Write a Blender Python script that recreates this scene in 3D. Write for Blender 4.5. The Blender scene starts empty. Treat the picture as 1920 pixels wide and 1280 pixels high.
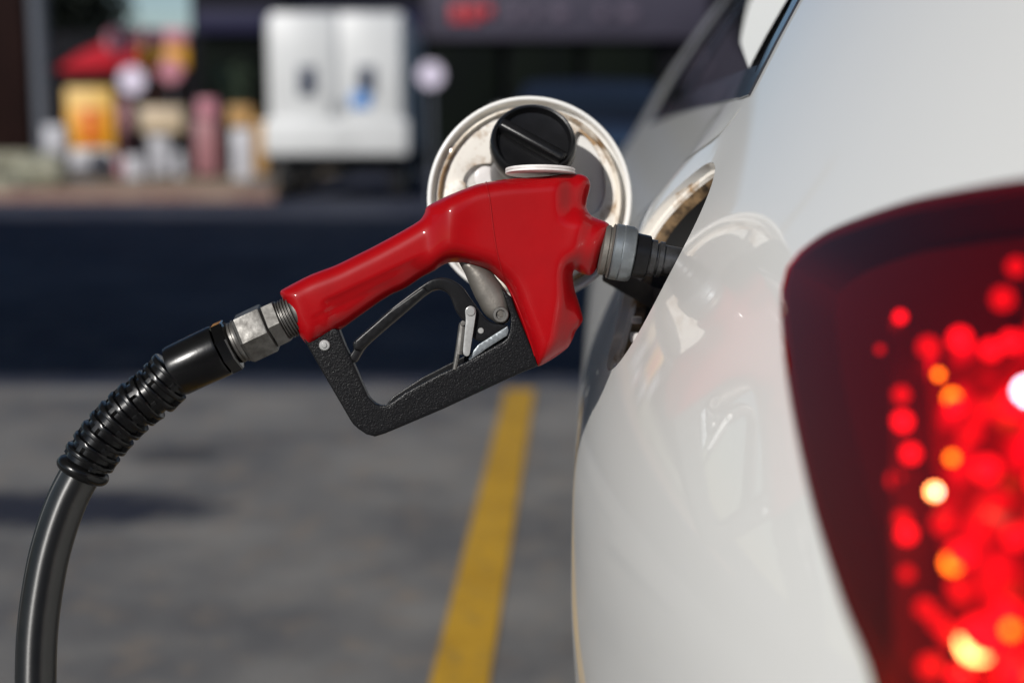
import bpy, bmesh, math, random
import numpy as np
from mathutils import Vector, Matrix
from mathutils.geometry import delaunay_2d_cdt
random.seed(7); np.random.seed(7)
C = bpy.context.scene
R = math.radians

# ------------------------------------------------------------------ camera
FP = 2666.667                       # focal length in photo pixels (50 mm on 36 mm, 1920 px)
PITCH = math.atan(420 / FP)
CH = 1.05
cp, sp = math.cos(PITCH), math.sin(PITCH)
FOCUS = 1.08
cd = bpy.data.cameras.new('camera'); cam = bpy.data.objects.new('camera', cd); C.collection.objects.link(cam)
cam.location = (0, 0, CH); cam.rotation_euler = (math.pi / 2 - PITCH, 0, 0)
cd.lens = 50; cd.sensor_width = 36; cd.clip_start = .02; cd.clip_end = 2000
cd.dof.use_dof = True; cd.dof.focus_distance = FOCUS - .012; cd.dof.aperture_fstop = 2.7
C.camera = cam

# ------------------------------------------------------------------ sky, sun, exposure
SUN = Vector((-.44, -.72, .50)).normalized()
w = bpy.data.worlds.new('World'); C.world = w; w.use_nodes = True
nt = w.node_tree; nt.nodes.clear()
sky = nt.nodes.new('ShaderNodeTexSky'); sky.sky_type = 'NISHITA'; sky.sun_disc = False; sky.dust_density = .2; sky.ozone_density = 3.; sky.air_density = 1.
sky.sun_elevation = math.asin(SUN.z); sky.sun_rotation = math.atan2(SUN.x, SUN.y)
bg = nt.nodes.new('ShaderNodeBackground'); bg.inputs[1].default_value = .07
out = nt.nodes.new('ShaderNodeOutputWorld')
nt.links.new(sky.outputs[0], bg.inputs[0]); nt.links.new(bg.outputs[0], out.inputs[0])
sl = bpy.data.lights.new('sun', 'SUN'); sl.energy = 4.3; sl.angle = R(.55); sl.color = (1, .965, .92)
so = bpy.data.objects.new('sun', sl); C.collection.objects.link(so)
so.rotation_euler = (-SUN).to_track_quat('-Z', 'Y').to_euler(); so.location = (-3, -4, 8)
C.view_settings.view_transform = 'Standard'; C.view_settings.look = 'None'
C.view_settings.exposure = 0; C.view_settings.gamma = 1
C.cycles.use_denoising = True
C.cycles.max_bounces = 10; C.cycles.transparent_max_bounces = 12
C.cycles.sample_clamp_indirect = 6

# ------------------------------------------------------------------ helpers
def at(px, py, Y):                  # world point seen at photo pixel, at world depth Y
    a, b = (px - 960) / FP, (640 - py) / FP
    d = Y / (cp + b * sp)
    return Vector((a * d, Y, CH + d * (-sp + b * cp)))
def ground(px, py, z=0.):
    a, b = (px - 960) / FP, (640 - py) / FP
    d = (CH - z) / (sp - b * cp)
    return Vector((a * d, d * (cp + b * sp), z))
def along(px, py, d):
    a, b = (px - 960) / FP, (640 - py) / FP
    return Vector((a * d, d * (cp + b * sp), CH + d * (-sp + b * cp)))
def gx(px, Y, z=0.):
    return (px - 960) / FP * (Y * cp - (z - CH) * sp)
def zz_at(py, Y): return at(960, py, Y).z

def mat(name, col, rough=.5, metal=0., coat=0., spec=.5, var=None, vs=8., bump=0., bs=200., trans=0., emit=None, es=0., rvar=0., space='Object', ior=1.5):
    m = bpy.data.materials.new(name); m.use_nodes = True
    n = m.node_tree; b = n.nodes['Principled BSDF']
    b.inputs['Base Color'].default_value = (*col, 1); b.inputs['Roughness'].default_value = rough
    b.inputs['Metallic'].default_value = metal; b.inputs['Coat Weight'].default_value = coat
    b.inputs['Coat Roughness'].default_value = .03
    b.inputs['Specular IOR Level'].default_value = spec; b.inputs['Transmission Weight'].default_value = trans
    b.inputs['IOR'].default_value = ior
    if emit: b.inputs['Emission Color'].default_value = (*emit, 1); b.inputs['Emission Strength'].default_value = es
    tc = n.nodes.new('ShaderNodeTexCoord')
    if var is not None:
        no = n.nodes.new('ShaderNodeTexNoise'); no.inputs['Scale'].default_value = vs; no.inputs['Detail'].default_value = 6
        no.inputs['Roughness'].default_value = .62
        n.links.new(tc.outputs[space], no.inputs['Vector'])
        cr = n.nodes.new('ShaderNodeValToRGB')
        e = cr.color_ramp.elements; e[0].position = .36; e[1].position = .64
        e[0].color = (*var, 1); e[1].color = (*col, 1)
        n.links.new(no.outputs[0], cr.inputs[0]); n.links.new(cr.outputs[0], b.inputs['Base Color'])
        if rvar:
            mr = n.nodes.new('ShaderNodeMapRange'); mr.inputs[3].default_value = min(1, rough + rvar); mr.inputs[4].default_value = rough
            mr.inputs[1].default_value = .35; mr.inputs[2].default_value = .65
            n.links.new(no.outputs[0], mr.inputs[0]); n.links.new(mr.outputs[0], b.inputs['Roughness'])
    if bump:
        nb = n.nodes.new('ShaderNodeTexNoise'); nb.inputs['Scale'].default_value = bs; nb.inputs['Detail'].default_value = 3
        n.links.new(tc.outputs[space], nb.inputs['Vector'])
        bp = n.nodes.new('ShaderNodeBump'); bp.inputs['Strength'].default_value = bump; bp.inputs['Distance'].default_value = .3 / bs
        n.links.new(nb.outputs[0], bp.inputs['Height']); n.links.new(bp.outputs[0], b.inputs['Normal'])
    return m

def link(o, parent=None):
    C.collection.objects.link(o)
    if parent is not None: o.parent = parent
    return o
def tag(o, label=None, cat=None, group=None, kind=None):
    for k, v in (('label', label), ('category', cat), ('group', group), ('kind', kind)):
        if v: o[k] = v
    return o
def thing(name, label, cat, loc=(0, 0, 0), rot=(0, 0, 0), group=None):
    o = bpy.data.objects.new(name, None); o.empty_display_size = .1; link(o); o.location = loc; o.rotation_euler = rot
    return tag(o, label, cat, group)
def mesh(name, verts, faces, m, parent=None, smooth=True, sharp=None):
    me = bpy.data.meshes.new(name)
    me.from_pydata([tuple(map(float, v)) for v in verts], [], [tuple(map(int, f)) for f in faces])
    me.materials.append(m); me.update()
    if smooth:
        me.polygons.foreach_set('use_smooth', [True] * len(me.polygons))
        if sharp is not None: me.set_sharp_from_angle(angle=R(sharp))
    return link(bpy.data.objects.new(name, me), parent)
def bm_obj(name, bm, m, parent=None, sharp=None):
    me = bpy.data.meshes.new(name); bmesh.ops.recalc_face_normals(bm, faces=bm.faces[:]); bm.to_mesh(me); bm.free(); me.materials.append(m)
    if sharp is not None:
        me.polygons.foreach_set('use_smooth', [True] * len(me.polygons)); me.set_sharp_from_angle(angle=R(sharp))
    return link(bpy.data.objects.new(name, me), parent)
def add_box(bm, c, s, bev=0., rot=None, seg=2):
    r = bmesh.ops.create_cube(bm, size=1.); vs = r['verts']
    for v in vs: v.co = Vector((v.co.x * s[0], v.co.y * s[1], v.co.z * s[2]))
    if bev:
        es = list({e for v in vs for e in v.link_edges})
        g = bmesh.ops.bevel(bm, geom=es, offset=bev, segments=seg, affect='EDGES', profile=.5)
        vs = list({v for f in g['faces'] for v in f.verts} | {v for v in vs if v.is_valid})
        # all verts connected
        st = list(vs); seen = set(vs)
        while st:
            v = st.pop()
            for e in v.link_edges:
                o = e.other_vert(v)
                if o not in seen: seen.add(o); st.append(o)
        vs = list(seen)
    M = (rot.to_matrix() if rot is not None else Matrix.Identity(3))
    for v in vs: v.co = M @ v.co + Vector(c)
def box(name, c, s, m, parent=None, bev=.01, rot=None, seg=2):
    bm = bmesh.new(); add_box(bm, c, s, bev, rot, seg)
    return bm_obj(name, bm, m, parent, sharp=40)
def cyl(name, p0, p1, r0, r1, m, parent=None, n=24, bev=0.):
    p0, p1 = Vector(p0), Vector(p1); L = (p1 - p0).length
    b = bev or min(r0, r1, L) * .08
    prof = [(0, 0), (r0 - b, 0), (r0, b), (r1, L - b), (r1 - b, L), (0, L)]
    return lathe(name, p0, p1 - p0, prof, m, parent, n)
def lathe(name, o, ax, prof, m, parent=None, n=32, sharp=38, phase=0.):
    ax = Vector(ax).normalized(); q = ax.to_track_quat('Z', 'Y'); vs = []; fs = []; o = Vector(o); rings = []
    for (r, h) in prof:
        if r < 1e-7: rings.append([len(vs)]); vs.append(o + q @ Vector((0, 0, h)))
        else:
            rings.append(list(range(len(vs), len(vs) + n)))
            for k in range(n):
                a = 2 * math.pi * k / n + phase; vs.append(o + q @ Vector((r * math.cos(a), r * math.sin(a), h)))
    for a, b in zip(rings, rings[1:]):
        for k in range(n):
            k2 = (k + 1) % n
            if len(a) == 1 and len(b) == 1: break
            if len(a) == 1: fs.append((a[0], b[k], b[k2]))
            elif len(b) == 1: fs.append((a[k], b[0], a[k2]))
            else: fs.append((a[k], b[k], b[k2], a[k2]))
    fs = [f[::-1] for f in fs]
    return mesh(name, vs, fs, m, parent, True, sharp)

# ---- 2-D outline tools
def catmull(p, closed=True, ds=4.):
    p = [np.array(q, float) for q in p]; n = len(p); res = []
    for i in range(n if closed else n - 1):
        if closed: a, b, c, d = p[i - 1], p[i], p[(i + 1) % n], p[(i + 2) % n]
        else: a, b, c, d = p[max(i - 1, 0)], p[i], p[i + 1], p[min(i + 2, n - 1)]
        k = max(1, int(round(np.linalg.norm(c - b) / ds)))
        # centripetal-ish: limit tangents
        L = np.linalg.norm(c - b); m1 = (c - a); m2 = (d - b)
        l1 = np.linalg.norm(m1) + 1e-9; l2 = np.linalg.norm(m2) + 1e-9
        m1 = m1 * min(.5, .9 * L / l1); m2 = m2 * min(.5, .9 * L / l2)
        for j in range(k):
            t = j / k
            res.append((2*t**3-3*t**2+1)*b + (t**3-2*t**2+t)*m1 + (-2*t**3+3*t**2)*c + (t**3-t**2)*m2)
    if not closed: res.append(p[-1])
    return np.array(res)
def resample(p, ds, closed=True):
    p = [np.array(q, float) for q in p]; res = []; n = len(p)
    for i in range(n if closed else n - 1):
        b, c = p[i], p[(i + 1) % n]; k = max(1, int(round(np.linalg.norm(c - b) / ds)))
        for j in range(k): res.append(b + (c - b) * j / k)
    if not closed: res.append(p[-1])
    return np.array(res)
def pip(poly, pts):
    x, y = pts[:, 0], pts[:, 1]; ins = np.zeros(len(pts), bool); n = len(poly)
    for i in range(n):
        x1, y1 = poly[i]; x2, y2 = poly[(i + 1) % n]
        if y1 == y2: continue
        c = ((y1 > y) != (y2 > y)) & (x < (x2 - x1) * (y - y1) / (y2 - y1) + x1); ins ^= c
    return ins
def sdist(poly, pts, closed=True):
    d = np.full(len(pts), 1e9); n = len(poly)
    for i in range(n if closed else n - 1):
        a = np.array(poly[i]); b = np.array(poly[(i + 1) % n]); ab = b - a; L = (ab ** 2).sum() + 1e-12
        t = np.clip(((pts - a) @ ab) / L, 0, 1); q = a + t[:, None] * ab
        d = np.minimum(d, np.hypot(*(pts - q).T))
    return d
def cdt(loops, extra):
    verts = []; edges = []
    for lp in loops:
        s = len(verts); verts += [Vector((float(a), float(b))) for a, b in lp]; n = len(lp)
        edges += [(s + i, s + (i + 1) % n) for i in range(n)]
    verts += [Vector((float(a), float(b))) for a, b in extra]
    v, e, f, *_ = delaunay_2d_cdt(verts, edges, [], 0, 1e-7)
    v = np.array([tuple(q) for q in v]); f = np.array([t for t in f if len(t) == 3])
    c = v[f].mean(1); ok = pip(loops[0], c)
    for lp in loops[1:]: ok &= ~pip(lp, c)
    f = f[ok]
    a = v[f]; area = (a[:,1,0]-a[:,0,0])*(a[:,2,1]-a[:,0,1])-(a[:,1,1]-a[:,0,1])*(a[:,2,0]-a[:,0,0])
    f[area < 0] = f[area < 0][:, ::-1]
    return v, f[np.abs(area) > 1e-12]
def hexgrid(lo, hi, g):
    ys = np.arange(lo[1], hi[1], g * .866); res = []
    for i, y in enumerate(ys):
        xs = np.arange(lo[0] + (i % 2) * g / 2, hi[0], g); res.append(np.stack([xs, np.full(len(xs), y)], 1))
    return np.concatenate(res)

# ---- nozzle-plane pixels -> local metres
S = FOCUS / FP
def L3(px, py, dy=0.): return ((px - 960) * S, dy * S, (640 - py) * S)
NOZ_O = Vector((0, cp * FOCUS, CH - sp * FOCUS))
def inflate(name, outer, half, Rr, m, parent, holes=(), g=6., y0=0., wall=0., smoothed=True, ds=3., extra=None, sharp=None, relax=0):
    """Outline in photo pixels turned into a solid whose half thickness is half(pts) with a rounded edge of radius Rr."""
    f = (lambda q: catmull(q, True, ds)) if smoothed else (lambda q: resample(q, ds))
    loops = [f(outer)] + [f(q) for q in holes]
    hf = half if callable(half) else (lambda p: np.full(len(p), float(half)))
    allb = np.concatenate(loops)
    rings = []
    for lp in loops:
        n = len(lp); tan = np.roll(lp, -1, 0) - np.roll(lp, 1, 0); tan /= np.linalg.norm(tan, axis=1)[:, None] + 1e-9
        nor = np.stack([-tan[:, 1], tan[:, 0]], 1)
        for sgn in (1, -1):
            for k in (.04, .15, .33, .6, .95):
                o = k * Rr
                if o < .25: continue
                rings.append(lp + sgn * nor * o)
    pts = []
    def inside(p):
        ok = pip(loops[0], p)
        for lp in loops[1:]: ok &= ~pip(lp, p)
        return ok
    def bd(p):
        d = sdist(loops[0], p)
        for lp in loops[1:]: d = np.minimum(d, sdist(lp, p))
        return d
    i = 0
    for rg in rings:
        o = (.04, .15, .33, .6, .95)
        ok = inside(rg); rg = rg[ok]
        if len(rg) == 0: continue
        d = bd(rg); ok = np.zeros(len(rg), bool)
        for k in o: ok |= np.abs(d - k * Rr) < .04 * Rr + .02
        pts.append(rg[ok])
    gp = hexgrid(allb.min(0), allb.max(0), g); gp = gp[inside(gp)]; gp = gp[bd(gp) > max(Rr * 1.0, g * .45)] if len(gp) else gp
    pts.append(gp)
    if extra is not None:
        ex = np.array(extra); ex = ex[inside(ex)]; ex = ex[bd(ex) > 2]; pts.append(ex)
    pts = np.concatenate(pts)
    # thin out near duplicates
    key = {}; keep = []
    for j, p in enumerate(pts):
        k = (int(p[0] / .45), int(p[1] / .45))
        if k not in key: key[k] = 1; keep.append(j)
    v, fc = cdt(loops, pts[keep])
    d = bd(v); H = hf(v)
    on = d < 1e-3
    e = np.sqrt(np.clip(1 - (1 - np.minimum(d / Rr, 1)) ** 2, 0, 1))
    if wall > 0: Hh = H - np.minimum(Rr, H) * (1 - e) if callable(half) else H - Rr * (1 - e)
    else: Hh = H * e
    if relax:
        nb = [[] for _ in v]
        for t in fc:
            for a, b in ((t[0], t[1]), (t[1], t[2]), (t[2], t[0])): nb[a].append(b); nb[b].append(a)
        I = np.concatenate([[i] * len(q) for i, q in enumerate(nb)]).astype(int); J = np.concatenate(nb).astype(int)
        cnt_ = np.bincount(I, minlength=len(v)).clip(1); wt = np.clip((d - 2.5) / 8, 0, .8)
        for _ in range(relax):
            Hh = Hh * (1 - wt) + wt * np.bincount(I, weights=Hh[J], minlength=len(v)) / cnt_
    X = (v[:, 0] - 960) * S; Z = (640 - v[:, 1]) * S
    fr = np.stack([X, (y0 - Hh) * S, Z], 1); bk = np.stack([X, (y0 + Hh) * S, Z], 1)
    n = len(v); faces = [tuple(t) for t in fc[:, ::-1]]  # pixel y is flipped
    faces = [t[::-1] for t in faces][:]
    if wall > 0:
        V = np.concatenate([fr, bk]); faces = [tuple(t) for t in fc] + [tuple(t[::-1] + n) for t in fc]
        cnt = {}
        for t in fc:
            for a, b in ((t[0], t[1]), (t[1], t[2]), (t[2], t[0])): cnt[(a, b)] = 1
        for (a, b) in list(cnt):
            if (b, a) not in cnt: faces.append((b, a, a + n, b + n))
    else:
        idx = np.arange(n); bi = idx + n; bi[on] = idx[on]
        V = np.concatenate([fr, bk]); faces = [tuple(t) for t in fc] + [tuple(bi[t[::-1]]) for t in fc]
    used = np.zeros(len(V), bool)
    for t in faces:
        for q in t: used[q] = True
    rem = np.cumsum(used) - 1
    o = mesh(name, V[used], [tuple(rem[q] for q in t) for t in faces], m, parent, True, sharp)
    bm = bmesh.new(); bm.from_mesh(o.data); bmesh.ops.recalc_face_normals(bm, faces=bm.faces[:]); bm.to_mesh(o.data); bm.free()
    return o
def sweep(name, path, rad, m, parent, n=32, sharp=None, rfun=None, phase=0., yo=0., cap=True, local=True):
    """tube along a path; local: photo pixels in the nozzle plane (x, y[, depth])."""
    P = [np.array(L3(*q) if len(q) == 3 else L3(q[0], q[1], yo)) if local else np.array(q, float) for q in path]
    k = S if local else 1.
    vs = []; fs = []; N = len(P)
    for i in range(N):
        t = P[min(i + 1, N - 1)] - P[max(i - 1, 0)]; 
        if np.linalg.norm(t) < 1e-9: t = last
        t /= np.linalg.norm(t); last = t
        yv = np.array([0, 1., 0]); u = np.cross(yv, t); u /= np.linalg.norm(u); v = np.cross(t, u)
        for j in range(n):
            a = 2 * math.pi * j / n + phase
            r = (rfun(i, a) if rfun else rad[i]) * k
            vs.append(P[i] + u * r * math.cos(a) + v * r * math.sin(a))
    for i in range(N - 1):
        for j in range(n):
            j2 = (j + 1) % n; fs.append((i * n + j, i * n + j2, (i + 1) * n + j2, (i + 1) * n + j))
    if cap: fs.append(tuple(range(n))[::-1]); fs.append(tuple((N - 1) * n + j for j in range(n)))
    o = mesh(name, vs, fs, m, parent, True, sharp)
    bm = bmesh.new(); bm.from_mesh(o.data); bmesh.ops.recalc_face_normals(bm, faces=bm.faces[:]); bm.to_mesh(o.data); bm.free()
    return o
def axial(c0, c1, prof):
    """profile [(s, r)] along the line c0->c1 (pixels) -> path, radii"""
    c0, c1 = np.array(c0, float), np.array(c1, float); a = (c1 - c0) / np.linalg.norm(c1 - c0)
    pth = []; rr = []; ls = None
    for s, r in prof:
        if ls is not None and s <= ls: s = ls + .02
        ls = s; q = c0 + a * s; pth.append((q[0], q[1])); rr.append(r)
    return pth, rr

# ------------------------------------------------------------------ materials
M = {}
M['red'] = mat('red_vinyl', (.32, .0006, .003), .45, coat=.36, spec=.12, bump=.03, bs=60, var=(.27, .0007, .0028), vs=12)
M['red'].node_tree.nodes['Principled BSDF'].inputs['Coat Roughness'].default_value = .07
M['guard'] = mat('guard_texture', (.004, .004, .0045), .30, spec=.25, bump=.8, bs=850, var=(.007, .007, .008), vs=800)
M['black'] = mat('black_plastic', (.005, .005, .0055), .30, spec=.3, bump=.1, bs=400, var=(.008, .008, .009), vs=60)
M['rubber'] = mat('black_rubber', (.003, .003, .0035), .26, spec=.35, bump=.05, bs=300, var=(.005, .005, .005), vs=40)
M['hose'] = mat('hose_rubber', (.004, .004, .004), .45, coat=1., spec=.2, bump=.06, bs=500, var=(.009, .009, .008), vs=30)
_b = M['hose'].node_tree.nodes['Principled BSDF']; _b.inputs['Coat Weight'].default_value = 0; _b.inputs['Roughness'].default_value = .40
_b.inputs['Specular IOR Level'].default_value = 1.; _b.inputs['Anisotropic'].default_value = .85; _b.inputs['Anisotropic Rotation'].default_value = .25
_t = M['hose'].node_tree.nodes.new('ShaderNodeTangent'); _t.direction_type = 'RADIAL'; _t.axis = 'Z'; M['hose'].node_tree.links.new(_t.outputs[0], _b.inputs['Tangent'])
M['steel'] = mat('dull_steel', (.17, .165, .155), .42, metal=.75, bump=.12, bs=400, var=(.10, .095, .088), vs=120, rvar=.15)
M['zinc'] = mat('zinc', (.27, .30, .32), .36, metal=.8, bump=.06, bs=250, var=(.18, .195, .205), vs=70, rvar=.15)
M['cast'] = mat('cast_alloy', (.19, .175, .155), .5, metal=.6, bump=.25, bs=500, var=(.15, .14, .125), vs=60, rvar=.1)
M['chrome'] = mat('bright_steel', (.50, .50, .49), .30, metal=.45, var=(.38, .38, .37), vs=80)
M['darkchrome'] = mat('black_chrome', (.10, .10, .10), .12, metal=1.)
M['darksteel'] = mat('dark_steel', (.10, .10, .105), .35, metal=.7, var=(.05, .05, .05), vs=90)
M['whiteplastic'] = mat('white_plastic', (.75, .72, .70), .35, var=(.6, .56, .54), vs=60)
M['paint'] = mat('white_car_paint', (.675, .67, .645), .30, coat=.7, spec=.25)
M['paint'].node_tree.nodes['Principled BSDF'].inputs['Coat IOR'].default_value = 1.5
M['dirtypaint'] = mat('dirty_white_paint', (.80, .76, .69), .36, coat=.3, var=(.34, .21, .10), vs=30, rvar=.3, bump=.08, bs=150)
for e_, p_ in zip(M['dirtypaint'].node_tree.nodes['Color Ramp'].color_ramp.elements, (.37, .50)): e_.position = p_
M['rimdirt'] = mat('stained_rim', (.78, .72, .62), .4, var=(.22, .13, .06), vs=22, rvar=.2)
for e_, p_ in zip(M['rimdirt'].node_tree.nodes['Color Ramp'].color_ramp.elements, (.44, .58)): e_.position = p_
M['shellpaint'] = mat('white_paint_plain', (.80, .79, .76), .32, coat=.6)
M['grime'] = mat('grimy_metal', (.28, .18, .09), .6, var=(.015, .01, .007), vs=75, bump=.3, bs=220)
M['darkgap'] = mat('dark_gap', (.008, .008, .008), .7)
M['glass'] = mat('tinted_glass', (.006, .007, .009), .02, coat=1., spec=.8)
M['trim'] = mat('window_trim', (.012, .014, .022), .22, coat=.6)
M['tyre'] = mat('tyre', (.015, .015, .016), .7, bump=.2, bs=90)
M['rim'] = mat('wheel_rim', (.4, .4, .4), .35, metal=.8)
M['maroon'] = mat('maroon_housing', (.10, .0008, .002), .35)

# ------------------------------------------------------------------ ground
def quad(name, pts, m, kind=None, parent=None):
    return tag(mesh(name, pts, [(0, 1, 2, 3)], m, parent, False), kind=kind)
def groundmat(name, a, b, c, sc, rough=.8, stains_shadows=(), bump=.4):
    m = mat(name, a, rough); n = m.node_tree; bs = n.nodes['Principled BSDF']; tc = n.nodes.new('ShaderNodeTexCoord')
    n1 = n.nodes.new('ShaderNodeTexNoise'); n1.inputs['Scale'].default_value = sc; n1.inputs['Detail'].default_value = 8; n1.inputs['Roughness'].default_value = .6
    n2 = n.nodes.new('ShaderNodeTexNoise'); n2.inputs['Scale'].default_value = sc * 6.3; n2.inputs['Detail'].default_value = 8
    n3 = n.nodes.new('ShaderNodeTexNoise'); n3.inputs['Scale'].default_value = 90; n3.inputs['Detail'].default_value = 4
    for q in (n1, n2, n3): n.links.new(tc.outputs['Object'], q.inputs['Vector'])
    r1 = n.nodes.new('ShaderNodeValToRGB'); r1.color_ramp.elements[0].position = .38; r1.color_ramp.elements[1].position = .62
    r1.color_ramp.elements[0].color = (*a, 1); r1.color_ramp.elements[1].color = (*b, 1)
    n.links.new(n1.outputs[0], r1.inputs[0])
    mx = n.nodes.new('ShaderNodeMix'); mx.data_type = 'RGBA'; mx.inputs[7].default_value = (*c, 1)
    r2 = n.nodes.new('ShaderNodeMapRange'); r2.inputs[1].default_value = .52; r2.inputs[2].default_value = .72; r2.inputs[4].default_value = .7
    n.links.new(n2.outputs[0], r2.inputs[0]); n.links.new(r2.outputs[0], mx.inputs[0]); n.links.new(r1.outputs[0], mx.inputs[6])
    last = mx.outputs[2]
    for (x, y, rx, ry, col, amt) in stains_shadows:
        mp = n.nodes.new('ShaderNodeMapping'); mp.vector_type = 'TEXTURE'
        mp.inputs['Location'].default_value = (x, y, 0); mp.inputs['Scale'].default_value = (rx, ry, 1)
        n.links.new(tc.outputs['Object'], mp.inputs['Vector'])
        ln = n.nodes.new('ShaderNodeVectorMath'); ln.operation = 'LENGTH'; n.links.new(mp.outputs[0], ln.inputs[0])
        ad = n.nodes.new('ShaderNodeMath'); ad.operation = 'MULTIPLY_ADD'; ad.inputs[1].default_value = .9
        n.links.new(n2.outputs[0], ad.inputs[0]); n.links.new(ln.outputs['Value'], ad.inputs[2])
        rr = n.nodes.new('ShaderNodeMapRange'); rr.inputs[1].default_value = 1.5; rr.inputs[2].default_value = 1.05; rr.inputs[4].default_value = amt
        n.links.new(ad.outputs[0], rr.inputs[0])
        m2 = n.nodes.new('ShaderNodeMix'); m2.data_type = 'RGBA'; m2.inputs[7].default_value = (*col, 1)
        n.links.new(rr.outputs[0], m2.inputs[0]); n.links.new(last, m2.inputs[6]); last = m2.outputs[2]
    n.links.new(last, bs.inputs['Base Color']); bs.inputs['Specular IOR Level'].default_value = .2
    bp = n.nodes.new('ShaderNodeBump'); bp.inputs['Strength'].default_value = bump; bp.inputs['Distance'].default_value = .01
    n.links.new(n3.outputs[0], bp.inputs['Height']); n.links.new(bp.outputs[0], bs.inputs['Normal'])
    return m
g1 = ground(330, 855); g2 = ground(190, 955)
M['asphalt'] = groundmat('asphalt', (.011, .015, .034), (.05, .055, .075), (.10, .092, .095), .7, .85)
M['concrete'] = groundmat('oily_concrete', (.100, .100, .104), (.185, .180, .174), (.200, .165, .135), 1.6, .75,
    stains_shadows=((g1.x, g1.y, .17, .13, (.05, .05, .055), .9), (g2.x - .12, g2.y, .52, .22, (.02, .022, .034), 1.)))  # second, bluish ellipse is a cast shadow painted into the concrete colour
M['pave'] = groundmat('tan_paving', (.27, .20, .14), (.17, .135, .10), (.32, .26, .19), .5, .85)
M['yellow'] = groundmat('yellow_road_paint', (.47, .27, .022), (.40, .225, .018), (.22, .15, .05), 5., .6)
M['kerb'] = groundmat('kerb_concrete', (.22, .12, .10), (.30, .20, .16), (.3, .28, .25), 2., .8)
YE = ground(960, 727).y
quad('asphalt_ground', [(-400, -200, 0), (400, -200, 0), (400, 600, 0), (-400, 600, 0)], M['asphalt'], 'structure')
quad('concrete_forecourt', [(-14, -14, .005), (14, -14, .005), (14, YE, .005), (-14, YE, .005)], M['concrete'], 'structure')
yl = [ground(*q, .009) for q in ((803, 1290), (915, 1290), (1003, 729), (948, 729))]
d = (yl[0] - yl[3]); yl[0] += d * .6; d = (yl[1] - yl[2]); yl[1] += d * .6
quad('yellow_line', yl, M['yellow'], 'structure')
box('pavement', (-7.6, 26.5, .06), (9.2, 16.6, .13), M['pave'], None, .02)['kind'] = 'structure'
box('kerb', (-7.6, 18.1, .055), (9.2, .2, .15), M['kerb'], None, .02)['kind'] = 'structure'

# ------------------------------------------------------------------ unseen dark building behind the camera, added to darken the glossy reflections
M['brick'] = mat('reflection_block_brick', (.05, .035, .03), .8, var=(.035, .026, .024), vs=3)
M['pale'] = mat('reflection_block_render', (.35, .34, .32), .7)
stn = thing('reflection_block', 'unseen dark building added behind the camera to darken reflections', 'building', (0, -13, 0))
box('wall', (8, -2, 3.4), (29, 4, 6.8), M['brick'], stn, .03)
box('fascia', (8, .1, 3.9), (29, .3, .5), M['pale'], stn, .03)
for k in range(6): box('shop_window', (-4 + 4 * k, .02, 1.5), (3., .1, 2.2), M['glass'], stn, .01)  # glass panes of the added reflection block, not of a real shop
# ------------------------------------------------------------------ unseen canopy, added and sized to throw the shadow band across the road
M['canopy'] = mat('shadow_canopy_sheet', (.55, .55, .54), .5, var=(.5, .5, .5), vs=2)
can = thing('shadow_canopy', 'unseen flat white roof on steel columns added to shadow the road', 'canopy', (0, 0, 0))
hz5 = 5.2; sx, sy = -SUN.x / SUN.z * hz5, -SUN.y / SUN.z * hz5
cy0, cy1 = YE + .22 - sy, 14.4 - sy
box('shadow_roof_slab', (-4, (cy0 + cy1) / 2, hz5 + .25), (17, cy1 - cy0, .5), M['canopy'], can, .04)
for px_ in (-11.5, 4.4):
    for py_ in (cy0 + 2, cy1 - 2): box('column', (px_, py_, hz5 / 2), (.35, .35, hz5), M['canopy'], can, .03)

# ------------------------------------------------------------------ nozzle
noz = thing('fuel_nozzle', 'red pistol grip fuel nozzle pushed into the open filler of the white car', 'fuel nozzle', NOZ_O, (-PITCH, 0, 0))
body_px = [(527,545),(540,537),(583,515),(630,497),(667,479),(705,460),(760,430),(787,413),(796,400),(799,390),(808,383),(843,366),(891,347),(913,342),(952,336),(1022,331),(1071,326),(1092,328),(1103,335),(1107,348),(1101,374),(1100,390),(1110,405),(1136,416),(1144,424),(1142,449),(1132,475),(1117,506),(1106,516),(1088,512),(1077,506),(1074,516),(1077,541),(1086,570),(1093,598),(1089,608),(1080,620),(1073,637),(1064,652),(1040,670),(1018,683),(1007,686),(1001,672),(988,637),(970,589),(959,558),(948,536),(935,523),(918,508),(891,499),(865,493),(845,492),(830,497),(817,506),(792,519),(760,540),(730,554),(680,588),(636,619),(599,640),(581,651),(576,646),(569,638),(558,622),(550,606),(538,572),(526,552)]
def sm(x, a, b):
    t = np.clip((x - a) / (b - a), 0, 1); return t * t * (3 - 2 * t)
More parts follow.
